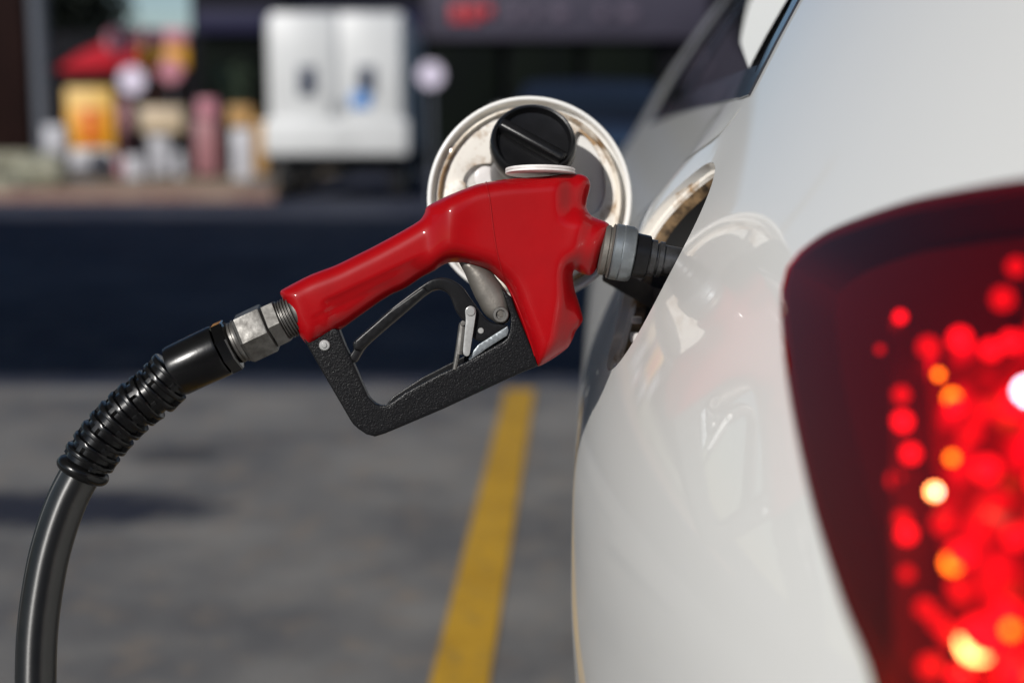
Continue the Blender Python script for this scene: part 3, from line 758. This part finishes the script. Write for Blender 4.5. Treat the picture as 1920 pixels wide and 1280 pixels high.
flap_solid('tab', [catmull([fp(858, 340), fp(872, 345), fp(868, 372), fp(840, 385), fp(835, 362)], True, .003)], -.005, .001, M['dirtypaint'], fl, g=.004)
# hinge arm from the flap back into the bowl
a1_ = along(1130, 505, 1.195); a2_ = along(1225, 560, 1.225); a3_ = along(1275, 575, 1.20)
ha_ = mesh('hinge_arm', *(lambda P, h_, w_: ([p + Vector((0, sy_ * w_, sz_ * h_)) for p in P for sy_, sz_ in ((-1, -1), (1, -1), (1, 1), (-1, 1))],
    [(i*4+j, i*4+(j+1) % 4, (i+1)*4+(j+1) % 4, (i+1)*4+j) for i in range(len(P)-1) for j in range(4)] + [(3, 2, 1, 0), tuple(len(P)*4-4+j for j in range(4))]))([a1_, a2_, a3_], .0095, .003), M['cast'], car, False)

# tail light
tl = bpy.data.objects.new('tail_light', None); link(tl, car); tl.empty_display_size = .05
lm = bpy.data.materials.new('red_lens'); lm.use_nodes = True; n = lm.node_tree; n.nodes.clear()
o_ = n.nodes.new('ShaderNodeOutputMaterial'); mx = n.nodes.new('ShaderNodeMixShader'); fr = n.nodes.new('ShaderNodeFresnel'); fr.inputs[0].default_value = 1.24
tr_ = n.nodes.new('ShaderNodeBsdfTransparent'); tr_.inputs[0].default_value = (.75, .03, .05, 1); gl = n.nodes.new('ShaderNodeBsdfGlossy'); gl.inputs['Roughness'].default_value = .03
n.links.new(fr.outputs[0], mx.inputs[0]); n.links.new(tr_.outputs[0], mx.inputs[1]); n.links.new(gl.outputs[0], mx.inputs[2]); n.links.new(mx.outputs[0], o_.inputs[0])
lens_o = patch('lens', [TAIL], lm, tl, off=-.0015, g=.012)
patch('housing', [shrink(TAIL, .001)], M['maroon'], tl, off=.032, g=.02)
patch('lens_surround', [grow(TAIL, .002), shrink(TAIL, .0035)], M['maroon'], tl, off=.0005, g=.01, wall=.034)

tr2 = bpy.data.objects.new('tail_light', None); link(tr2, car); tr2.empty_display_size = .05
for nm_, of_, mm_ in (('lens', -.004, M['maroon']),):
    q_ = patch(nm_, [TAIL], mm_, tr2, off=of_, g=.02); me = q_.data
    if me.attributes.get('custom_normal'): me.attributes.remove(me.attributes['custom_normal'])
    V = mirror(np.array([v.co for v in me.vertices]))
    for v, w_ in zip(me.vertices, V): v.co = w_
    bm = bmesh.new(); bm.from_mesh(me); bmesh.ops.reverse_faces(bm, faces=bm.faces[:]); bm.to_mesh(me); bm.free()
# solve photo pixels on the flank for the lamp interior
tg, zg = np.meshgrid(np.linspace(.30, .82, 700), np.linspace(.74, 1.03, 500)); PG = Sf(tg.ravel(), zg.ravel())
dG = PG[:, 1] * cp - (PG[:, 2] - CH) * sp; uG = PG[:, 1] * sp + (PG[:, 2] - CH) * cp
pxG, pyG = 960 + FP * PG[:, 0] / dG, 640 - FP * uG / dG
def solve(px, py):
    e = (pxG - px) ** 2 + (pyG - py) ** 2; i = int(e.argmin()); return tg.flat[i], zg.flat[i], dG[i]
def ematerial(name, col, st):
    return mat(name, (.3, .01, .01), .4, emit=col, es=st)
E = {'r': ematerial('led_red', (1, .06, .12), 3.4), 'd': ematerial('led_dim', (1, .04, .09), 1.2), 'o': ematerial('led_orange', (1, 3.2, .06), 10),
     'y': ematerial('led_yellow', (1, 6., 1.), 24), 'w': ematerial('led_white', (1, 16, 13), 12)}
leds = [(1688,594,'r',3),(1650,655,'d',2),(1740,650,'d',5),(1800,635,'r',5),(1760,702,'o',1.8),(1858,655,'r',4),(1785,745,'o',3),(1790,760,'r',4),
 (1690,740,'d',4),(1692,790,'r',4.5),(1708,850,'r',4),(1785,858,'o',2),(1840,770,'d',5),(1820,810,'d',5),(1844,884,'y',1.6),(1850,880,'r',5),(1752,921,'y',2.6),(1680,900,'d',4),
 (1700,1000,'r',4),(1690,975,'d',4),(1735,1140,'d',4),(1785,1055,'o',3.6),(1800,1040,'r',5),(1800,1105,'d',5),(1832,1205,'y',7),(1836,1212,'w',3.5),(1756,922,'w',1.2),(1840,1195,'r',8),(1780,1190,'d',4),(1905,1005,'r',4),(1800,1268,'r',4),(1895,1180,'o',2.2),(1760,1165,'d',4),
 (1928,735,'w',5),(1905,760,'r',6),(1895,640,'r',4),(1870,940,'d',5),(1850,990,'d',5),(1770,980,'d',5),(1700,1075,'d',3),(1745,1250,'d',5),(1890,1150,'r',5),(1870,1090,'d',6),(1900,1260,'r',5),(1880,560,'d',5),(1905,500,'d',4),(1955,820,'r',6),(1955,900,'r',5),(1960,600,'d',5)]
for (px, py, k, r) in leds:
    t_, z_, d_ = solve(px, py); p = along(px, py, d_ + .020); rr = r * .00098
    lathe('led', p, -p + Vector((0, 0, CH)), [(0, -rr), (rr*.7, -rr*.7), (rr, 0), (rr*.7, rr*.7), (0, rr)], E[k], tl, 12, sharp=None) if False else None
    bm = bmesh.new(); bmesh.ops.create_icosphere(bm, subdivisions=2, radius=rr); bmesh.ops.translate(bm, verts=bm.verts[:], vec=p); bm_obj('led', bm, E[k], tl, sharp=60)
# glowing light guide behind the leds
gm = mat('light_guide', (.3, .004, .008), .25); n = gm.node_tree; b_ = n.nodes['Principled BSDF']
tc = n.nodes.new('ShaderNodeTexCoord'); vo = n.nodes.new('ShaderNodeTexVoronoi'); vo.inputs['Scale'].default_value = 42
n.links.new(tc.outputs['Object'], vo.inputs['Vector']); mr = n.nodes.new('ShaderNodeMapRange'); mr.inputs[1].default_value = .0; mr.inputs[2].default_value = .55
mr.inputs[3].default_value = 2.3; mr.inputs[4].default_value = .02
n.links.new(vo.outputs['Distance'], mr.inputs[0]); n.links.new(mr.outputs[0], b_.inputs['Emission Strength']); b_.inputs['Emission Color'].default_value = (1, .02, .12, 1)
gpoly = [solve(*q)[:2] for q in ((1655, 585), (1720, 600), (1800, 580), (1900, 520), (1990, 480))] + [(.42, 1.0), (.30, .98), (.28, .80), (.45, .80), (.50, .825)] + [solve(*q)[:2] for q in ((1720, 1275), (1690, 1150), (1665, 1000), (1655, 800))]
patch('light_guide', [resample(gpoly, .012)], gm, tl, off=.026, g=.012)
wallp = [solve(1652, y_)[:2] for y_ in range(575, 1280, 30)]
vs = []; 
for (t_, z_) in wallp:
    for o2 in (.006, .031): vs.append(Sf(np.array([t_]), np.array([z_]), o2)[0])
mesh('lamp_divider', vs, [(2*i, 2*i+2, 2*i+3, 2*i+1) for i in range(len(wallp) - 1)], M['maroon'], tl)

# ------------------------------------------------------------------ fuel cap hanging on the flap
capc = along(1000, 266, 1.150)
axn = (Matrix.Rotation(R(-33), 3, 'X') @ Vector((.05, -1, 0))); axn.z = abs(axn.z); axn.normalize()
cap = thing('fuel_cap', 'black round fuel cap with a slanting grip bar hung on the open filler flap', 'fuel cap', capc)
cap.rotation_euler = (-axn).to_track_quat('Y', 'Z').to_euler()
cs = 1.150 / FP; rc = 81.5 * cs
def kn(prof): return prof
lathe('cap_body', (0, 0, 0), (0, -1, 0), [(0, -.050), (rc*.90, -.054), (rc*.945, -.050), (rc*.95, -.018), (rc*.97, -.013), (rc, -.009), (rc, -.003), (rc*.985, .0005), (rc*.955, .003), (rc*.91, .0045), (rc*.87, .004), (rc*.82, -.002), (rc*.6, -.003), (0, -.0032)], M['black'], cap, 72, sharp=50)
bm = bmesh.new(); add_box(bm, (0, -.002, -.002), (rc * 1.74, .013, .0095), .0034, None, 4)
gb = bm_obj('grip_bar', bm, M['black'], cap, sharp=60); gb.rotation_euler = (0, R(33), 0)

# ------------------------------------------------------------------ background
B = {}
B['vanw'] = mat('van_white', (.60, .605, .60), .4, coat=.3, var=(.54, .545, .54), vs=1.5)
B['grey'] = mat('grey_door_seam', (.30, .31, .32), .5)
B['dark'] = mat('dark_shop_wall', (.004, .004, .006), .8, spec=.1, var=(.008, .008, .010), vs=1.)
B['dglass'] = mat('dark_shop_glass', (.003, .004, .004), .8, spec=.05, var=(.004, .006, .004), vs=.8)
B['blueband'] = mat('navy_fascia', (.010, .010, .035), .6, spec=.2)
B['mauve'] = mat('mauve_fascia', (.050, .045, .065), .6, spec=.2, var=(.04, .036, .052), vs=.8)
B['redletter'] = mat('red_letter', (.40, .02, .03), .5)
B['paleletter'] = mat('pale_letter', (.10, .08, .11), .5, spec=.2)
B['pole'] = mat('grey_pole_paint', (.075, .083, .10), .5, spec=.3)
B['brown'] = mat('dark_brown_wall', (.010, .004, .0035), .8, spec=.1, var=(.015, .006, .005), vs=2.)
B['redcloth'] = mat('red_parasol_cloth', (.42, .004, .012), .7)
B['yellow'] = mat('yellow_sign', (.60, .29, .004), .5)
B['orange'] = mat('orange_sign', (.66, .20, .001), .5)
B['redprint'] = mat('red_print', (.5, .03, .003), .5)
B['cream'] = mat('cream_board', (.52, .40, .26), .5, var=(.42, .34, .24), vs=3.)
B['ycream'] = mat('pale_yellow_board', (.60, .37, .08), .5)
B['vwin'] = mat('van_window', (.035, .045, .075), .4)
B['white'] = mat('white_board', (.50, .50, .53), .5, var=(.36, .36, .39), vs=3.)
B['pink'] = mat('pink_board', (.42, .16, .20), .5)
B['salmon'] = mat('salmon_panel', (.32, .13, .13), .5, var=(.20, .09, .11), vs=4.)
B['tan'] = mat('tan_board', (.36, .20, .06), .6)
B['lilac'] = mat('lilac_white', (.62, .56, .68), .4)
B['rock'] = mat('pale_rock', (.30, .29, .22), .8, var=(.16, .16, .11), vs=5., bump=.6, bs=12)
B['leaf'] = mat('leaf_green', (.045, .075, .035), .6, var=(.10, .13, .08), vs=7.)
B['leafdark'] = mat('leaf_dark', (.006, .009, .005), .7, var=(.012, .018, .010), vs=5.)
B['bark'] = mat('bark', (.04, .03, .02), .8)
B['blue'] = mat('blue_sticker', (.10, .25, .55), .5)
B['darkcar'] = mat('black_car_paint', (.008, .009, .016), .25, coat=1.)
B['lamp'] = mat('clear_lamp', (.55, .55, .52), .15, metal=.6)
B['redlamp'] = mat('van_red_lamp', (.35, .02, .02), .3)

def bxp(name, px0, py0, px1, py1, Y, depth, m, parent, bev=.02):
    """box whose front face spans the photo rectangle at distance Y"""
    a = at(px0, py0, Y); b = at(px1, py1, Y); c = ((a.x + b.x) / 2, Y + depth / 2, (a.z + b.z) / 2)
    if parent is not None: c = tuple(Vector(c) - parent.location)
    return box(name, c, (abs(b.x - a.x), depth, abs(a.z - b.z)), m, parent, bev)

# van
VY = 18.3; vx = (at(499, 200, VY).x + at(767, 200, VY).x) / 2
van = thing('white_van', 'white box van seen from behind parked across the road', 'van', (vx, VY, 0))
vw = at(767, 200, VY).x - at(499, 200, VY).x; vt = zz_at(22, VY)
box('body', (0, 1.6, (vt + .55) / 2), (vw - .03, 3.2, vt - .55), B['vanw'], van, .13, seg=4)
for s_ in (-1, 1):
    dr = box('rear_door', (s_ * vw * .235, -.015, 1.66), (vw * .43, .05, 1.36), B['vanw'], van, .022)
    bm = bmesh.new(); add_box(bm, (s_ * vw * .205, -.045, zz_at(152, VY)), (.23, .03, .37), .012, None, 2)
    bm_obj('window', bm, B['vwin'], dr, 40)
    box('handle', (s_ * .09, -.06, 1.18), (.05, .04, .16), B['grey'], dr, .01)
    box('tail_lamp', (s_ * (vw / 2 - .10), -.02, .84), (.12, .05, .2), B['redlamp'], van, .01)
    wheel(van, s_ * (vw / 2 - .17), .55, .34, .34, .22, s_); wheel(van, s_ * (vw / 2 - .17), 2.6, .34, .34, .22, s_)
box('door_seam', (0, -.012, 1.66), (.13, .03, 1.36), B['grey'], van, .005)
bp = box('bumper', (0, -.09, .80), (vw + .02, .22, .46), B['vanw'], van, .05, seg=3)
box('sticker', (.30, -.062, zz_at(188, VY)), (.24, .02, .20), B['blue'], van, .003)
box('number_plate', (-.02, -.205, .78), (.44, .01, .12), B['vanw'], bp, .003)
box('underframe', (0, 1.6, .47), (vw * .75, 3, .2), M['darkgap'], van, .02)

# shop row
FY = 27.
sh = thing('shop_row', 'long dark shop front with navy and mauve sign bands behind the van', 'building', (0, FY, 0))
def shopx(a, b): return at(a, 200, FY).x, at(b, 200, FY).x
xa, xb = shopx(358, 2400)
box('wall', ((xa + xb) / 2, 3.2, 2.6), (xb - xa, 6, 5.2), B['dark'], sh, .03)
bxp('fascia', 362, 15, 790, 62, FY - .12, .3, B['blueband'], sh)
fs2 = bxp('fascia', 795, -60, 1330, 74, FY - .2, .3, B['mauve'], sh)
x_ = 845
for (wd, hh, mm) in ((26, 34, 'redletter'), (24, 34, 'redletter'), (18, 22, 'redletter')):
    bxp('sign_shape', x_, 8, x_ + wd, 8 + hh, FY - .26, .05, B[mm], sh, .02); x_ += wd + 5
for k in (0, 1, 2, 4, 5): bxp('sign_shape', 950 + k * 43, 14, 950 + k * 43 + (26, 17, 30)[k % 3], 36, FY - .26, .05, B['paleletter'], sh, .02)
for k in range(6):
    bxp('shop_window', 375 + k * 145, 78, 500 + k * 145, 300, FY - .06, .1, B['dglass'], sh)
rs = thing('round_sign', 'round pale lilac sign fixed beside the white van', 'sign', at(808, 141, 17.6))
lathe('sign_disc', (0, 0, 0), (0, -1, 0), [(0, -.03), (.15, -.03), (.16, 0), (.16, .02), (.15, .03), (0, .03)], B['lilac'], rs, 32)
cyl('post', (0, .06, .15), (0, .06, -rs.location.z), .03, .03, B['pole'], rs, 12)

# left side
wl = thing('brown_pillar', 'dark brown wall pillar at the far left edge across the road', 'wall', (at(0, 200, 24).x, 24, 0))
bxp('pillar_body', -400, -200, 60, 300, 24, .8, B['brown'], wl); bxp('base', -420, 285, 66, 318, 23.9, 1., B['rock'], wl)
po = thing('grey_pole', 'tall grey steel pole rising beside the dark brown wall', 'pole', (at(81, 200, 22).x, 22, 0))
cyl('shaft', (0, 0, 0), (0, 0, 7), .135, .125, B['pole'], po, 24); cyl('base_plate', (0, 0, .13), (0, 0, .2), .22, .22, B['pole'], po, 24)
bk = thing('dark_kiosk', 'black fronted kiosk behind the signs on the left', 'building', (at(230, 200, 31).x, 31, 0))
bxp('wall', 60, 62, 380, 335, 31, 3, B['dark'], bk)
bxp('shutter', 130, 150, 340, 330, 30.9, .1, B['brown'], bk)
def tree(name, label, loc, r, hgt, mats, n=900, group=None, flat=1.):
    t = thing(name, label, 'tree', loc, group=group)
    sweep('trunk', [(0, 0, 0), (.05, 0, hgt * .3), (-.03, .02, hgt * .6), (0, 0, hgt)], [r * .09, r * .07, r * .05, r * .02], B['bark'], t, 10, local=False)
    vs = []; fs = []
    cl_ = [Vector((random.uniform(-1, 1), random.uniform(-1, 1), random.uniform(-1, 1))).normalized() * random.uniform(.2, .8) for _ in range(14)]
    for i in range(n):
        c = random.choice(cl_); q = Vector((random.gauss(0, 1), random.gauss(0, 1), random.gauss(0, 1))).normalized() * random.uniform(.1, .42)
        p = (c + q) * r; p.z = p.z * flat + hgt; s = r * random.uniform(.05, .10)
        u = Vector((random.gauss(0, 1), random.gauss(0, 1), random.gauss(0, 1))).normalized(); v = u.orthogonal().normalized()
        k = len(vs); vs += [p - u * s, p + v * s * .5, p + u * s, p - v * s * .5]; fs.append((k, k + 1, k + 2, k + 3))
    mesh('crown', vs, fs, mats, t, False); return t
tree('dark_tree', 'big black-green tree behind the red parasol', (at(150, 0, 34).x, 34, 0), 1.9, zz_at(-10, 34), B['leafdark'], 3800)
tree('leafy_shrub', 'pale green bush standing left of the white van', (at(425, 165, 25).x, 25, 0), .48, zz_at(165, 25), B['leaf'], 700)
pa = thing('parasol', 'red parasol with a drooping edge left of the yellow awning', 'parasol', (at(225, 200, 25.5).x, 25.5, 0))
za = zz_at(72, 25.5); ze = zz_at(130, 25.5)
lathe('cloth', (0, 0, ze), (0, 0, 1), [(1.20, -.06), (1.22, 0), (.75, (za-ze)*.45), (.06, za-ze), (0, za-ze+.02), (0, za-ze-.03), (.75, (za-ze)*.4), (1.2, -.05)], B['redcloth'], pa, 8, sharp=20)
cyl('post', (0, 0, 0), (0, 0, za), .03, .03, B['pole'], pa, 12)
aw = thing('yellow_awning_sign', 'pink topped yellow sign board above the stall left of the van', 'sign', (at(305, 200, 24).x, 24, 0))
bxp('top_board', 262, 54, 350, 86, 24, .15, B['pink'], aw); bxp('yellow_board', 262, 88, 352, 128, 23.98, .2, B['yellow'], aw)
bxp('post', 350, 60, 356, 330, 24.05, .1, B['brown'], aw); bxp('post', 258, 60, 264, 330, 24.05, .1, B['brown'], aw)
def ball(name, label, px, py, r, Y, m, postm):
    p = at(px, py, Y); t = thing(name, label, 'sign', p)
    lathe('sign_disc', (0, 0, 0), (0, -1, 0), [(0, -.03), (r*.95, -.03), (r, 0), (r*.95, .03), (0, .03)], m, t, 28)
    cyl('post', (0, .05, .1), (0, .05, -p.z + .12), .025, .025, postm, t, 10)
ball('round_sign', 'round white sign on a post just right of the yellow price board', 248, 151, .22, 23., B['lilac'], B['pole'])
ball('round_sign', 'small pale pink round sign under the yellow awning board', 320, 132, .20, 23., B['pink'], B['pole'])
ball('round_sign', 'round pink sign at the top of the red parasol', 222, 76, .22, 23.4, B['pink'], B['pole'])
yb = thing('yellow_price_board', 'bright yellow and orange upright board with white top and foot', 'sign', (at(168, 200, 22).x, 22, 0))
bxp('frame', 120, 164, 217, 316, 22, .12, B['ycream'], yb, .05); bxp('yellow_panel', 123, 205, 215, 276, 21.97, .03, B['yellow'], yb, .008)
bxp('orange_panel', 146, 205, 196, 270, 21.95, .03, B['orange'], yb, .008)
bxp('red_mark', 158, 206, 177, 218, 21.93, .02, B['redprint'], yb, .004); bxp('red_mark', 158, 256, 177, 266, 21.93, .02, B['redprint'], yb, .004)
bxp('red_mark', 162, 222, 173, 252, 21.93, .02, B['redprint'], yb, .004)
bxp('white_foot', 126, 280, 214, 314, 21.97, .04, B['white'], yb, .01)
bxp('stand', 128, 316, 210, 345, 22.1, .3, B['pole'], yb, .01)
st = thing('white_stall', 'cream topped white stall between the yellow board and pink pumps', 'stall', (at(290, 200, 22.5).x, 22.5, 0))
bxp('cream_top', 255, 200, 345, 250, 22.5, .6, B['cream'], st, .05); bxp('white_column', 272, 250, 318, 332, 22.6, .5, B['white'], st, .03)
bxp('leg', 325, 285, 345, 335, 22.6, .2, B['white'], st, .02)
bxp('foot_box', 232, 292, 268, 350, 21.8, .4, B['white'], st, .05)
p1 = thing('pink_panel', 'narrow dull pink panel between yellow board and white stall', 'sign', (at(232, 200, 23).x, 23, 0)); bxp('board', 220, 188, 246, 300, 23, .15, B['salmon'], p1); bxp('foot', 216, 298, 250, 335, 23, .3, B['pink'], p1)
p2 = thing('fuel_pump', 'salmon pink fuel pump beside the white bollard left of the van', 'fuel pump', (at(383, 200, 22).x, 22, 0))
bxp('cabinet', 362, 222, 410, 328, 22, .5, B['salmon'], p2, .03); bxp('display_head', 368, 186, 406, 220, 22.02, .4, B['pink'], p2, .03); bxp('side_panel', 355, 200, 363, 325, 22.1, .4, M['darkgap'], p2, .005)
p3 = thing('white_bollard', 'white bollard with tan head right of the salmon fuel pump', 'bollard', (at(452, 200, 21.5).x, 21.5, 0))
bxp('column', 432, 240, 474, 342, 21.5, .3, B['white'], p3, .06); bxp('head', 425, 198, 474, 238, 21.5, .3, B['tan'], p3, .05)
p4 = thing('yellow_barrier', 'slanting ochre barrier board against the left side of the van', 'barrier', (at(488, 200, 20).x, 20, 0)); bxp('board', 474, 225, 500, 330, 20, .08, B['tan'], p4, .02); bxp('foot', 470, 328, 506, 345, 20, .3, B['pole'], p4, .02)
wb = thing('white_crate', 'white crate on the pavement below the grey pole', 'crate', (at(98, 200, 21).x, 21, 0)); bxp('crate_body', 80, 235, 120, 292, 21, .4, B['white'], wb, .04); bxp('crate_base', 84, 290, 118, 330, 21.05, .4, B['pole'], wb, .02)
def rock(px, py, w_, h_, Y, label):
    p = at(px, py, Y); bm = bmesh.new(); bmesh.ops.create_icosphere(bm, subdivisions=3, radius=1)
    for v in bm.verts:
        k = 1 + .16 * math.sin(3.1 * v.co.x + 1.7 * v.co.y + px) + .12 * math.sin(5.3 * v.co.z + 2.2 * v.co.x); v.co = Vector((v.co.x * w_ * k, v.co.y * w_ * .8 * k, v.co.z * h_ * k))
    o = bm_obj('boulder', bm, B['rock'], None, 60); o.location = (p.x, Y, max(.12, p.z)); tag(o, label, 'boulder')
rock(75, 325, .36, .30, 19.2, 'pale boulder in front of the white crate at the left kerb')
rock(22, 348, .30, .16, 18.9, 'low flat pale boulder at the left end of the kerb')

# dark car behind the flap
DY = 13.5; dcx = at(1125, 200, DY).x
dc = thing('dark_car', 'black car facing us behind the open filler flap', 'car', (dcx, DY, 0), group=None)
prof = [(0, .25), (-.02, .55), (.02, .75), (.9, .95), (1.55, 1.40), (2.9, 1.42), (3.6, 1.0), (4.2, .92), (4.25, .3)]
vs = []; fs = []; n_ = len(prof)
sec = [(-.5, 0), (-.47, .0), (-.40, .015), (0, .03), (.40, .015), (.47, 0), (.5, 0)]
for (y_, z_) in prof:
    wd = 1.75 if z_ < 1. else 1.35
    for (a_, b_) in sec: vs.append((a_ * wd, y_, z_ + b_))
ns = len(sec)
for i in range(n_ - 1):
    for j in range(ns - 1): fs.append((i*ns+j, i*ns+j+1, (i+1)*ns+j+1, (i+1)*ns+j))
fs.append(tuple(i * ns for i in range(n_))); fs.append(tuple(i * ns + ns - 1 for i in range(n_))[::-1])
db = mesh('body', vs, fs, B['darkcar'], dc, True, 30)
box('windscreen', (0, 1.2, 1.19), (1.25, .02, .55), M['glass'], dc, .005, Vector((0, 0, 1)).rotation_difference(Vector((0, .0, 1))).to_euler().to_quaternion() if False else Matrix.Rotation(R(-55), 3, 'X').to_quaternion())
for s_ in (-1, 1):
    box('headlight', (s_ * .68, .0, .66), (.3, .1, .13), B['lamp'], dc, .03)
    lathe('mirror', (s_ * .93, 1.25, 1.02), (0, -1, .0), [(0, -.08), (.10, -.07), (.13, 0), (.12, .03), (0, .05)], B['lamp'] if s_ < 0 else B['lamp'], dc, 20)
    for y_ in (.75, 3.5): wheel(dc, s_ * .8, y_, .3, .3, .2, s_)
box('grille', (0, -.02, .5), (.8, .04, .16), M['darkgap'], dc, .01)
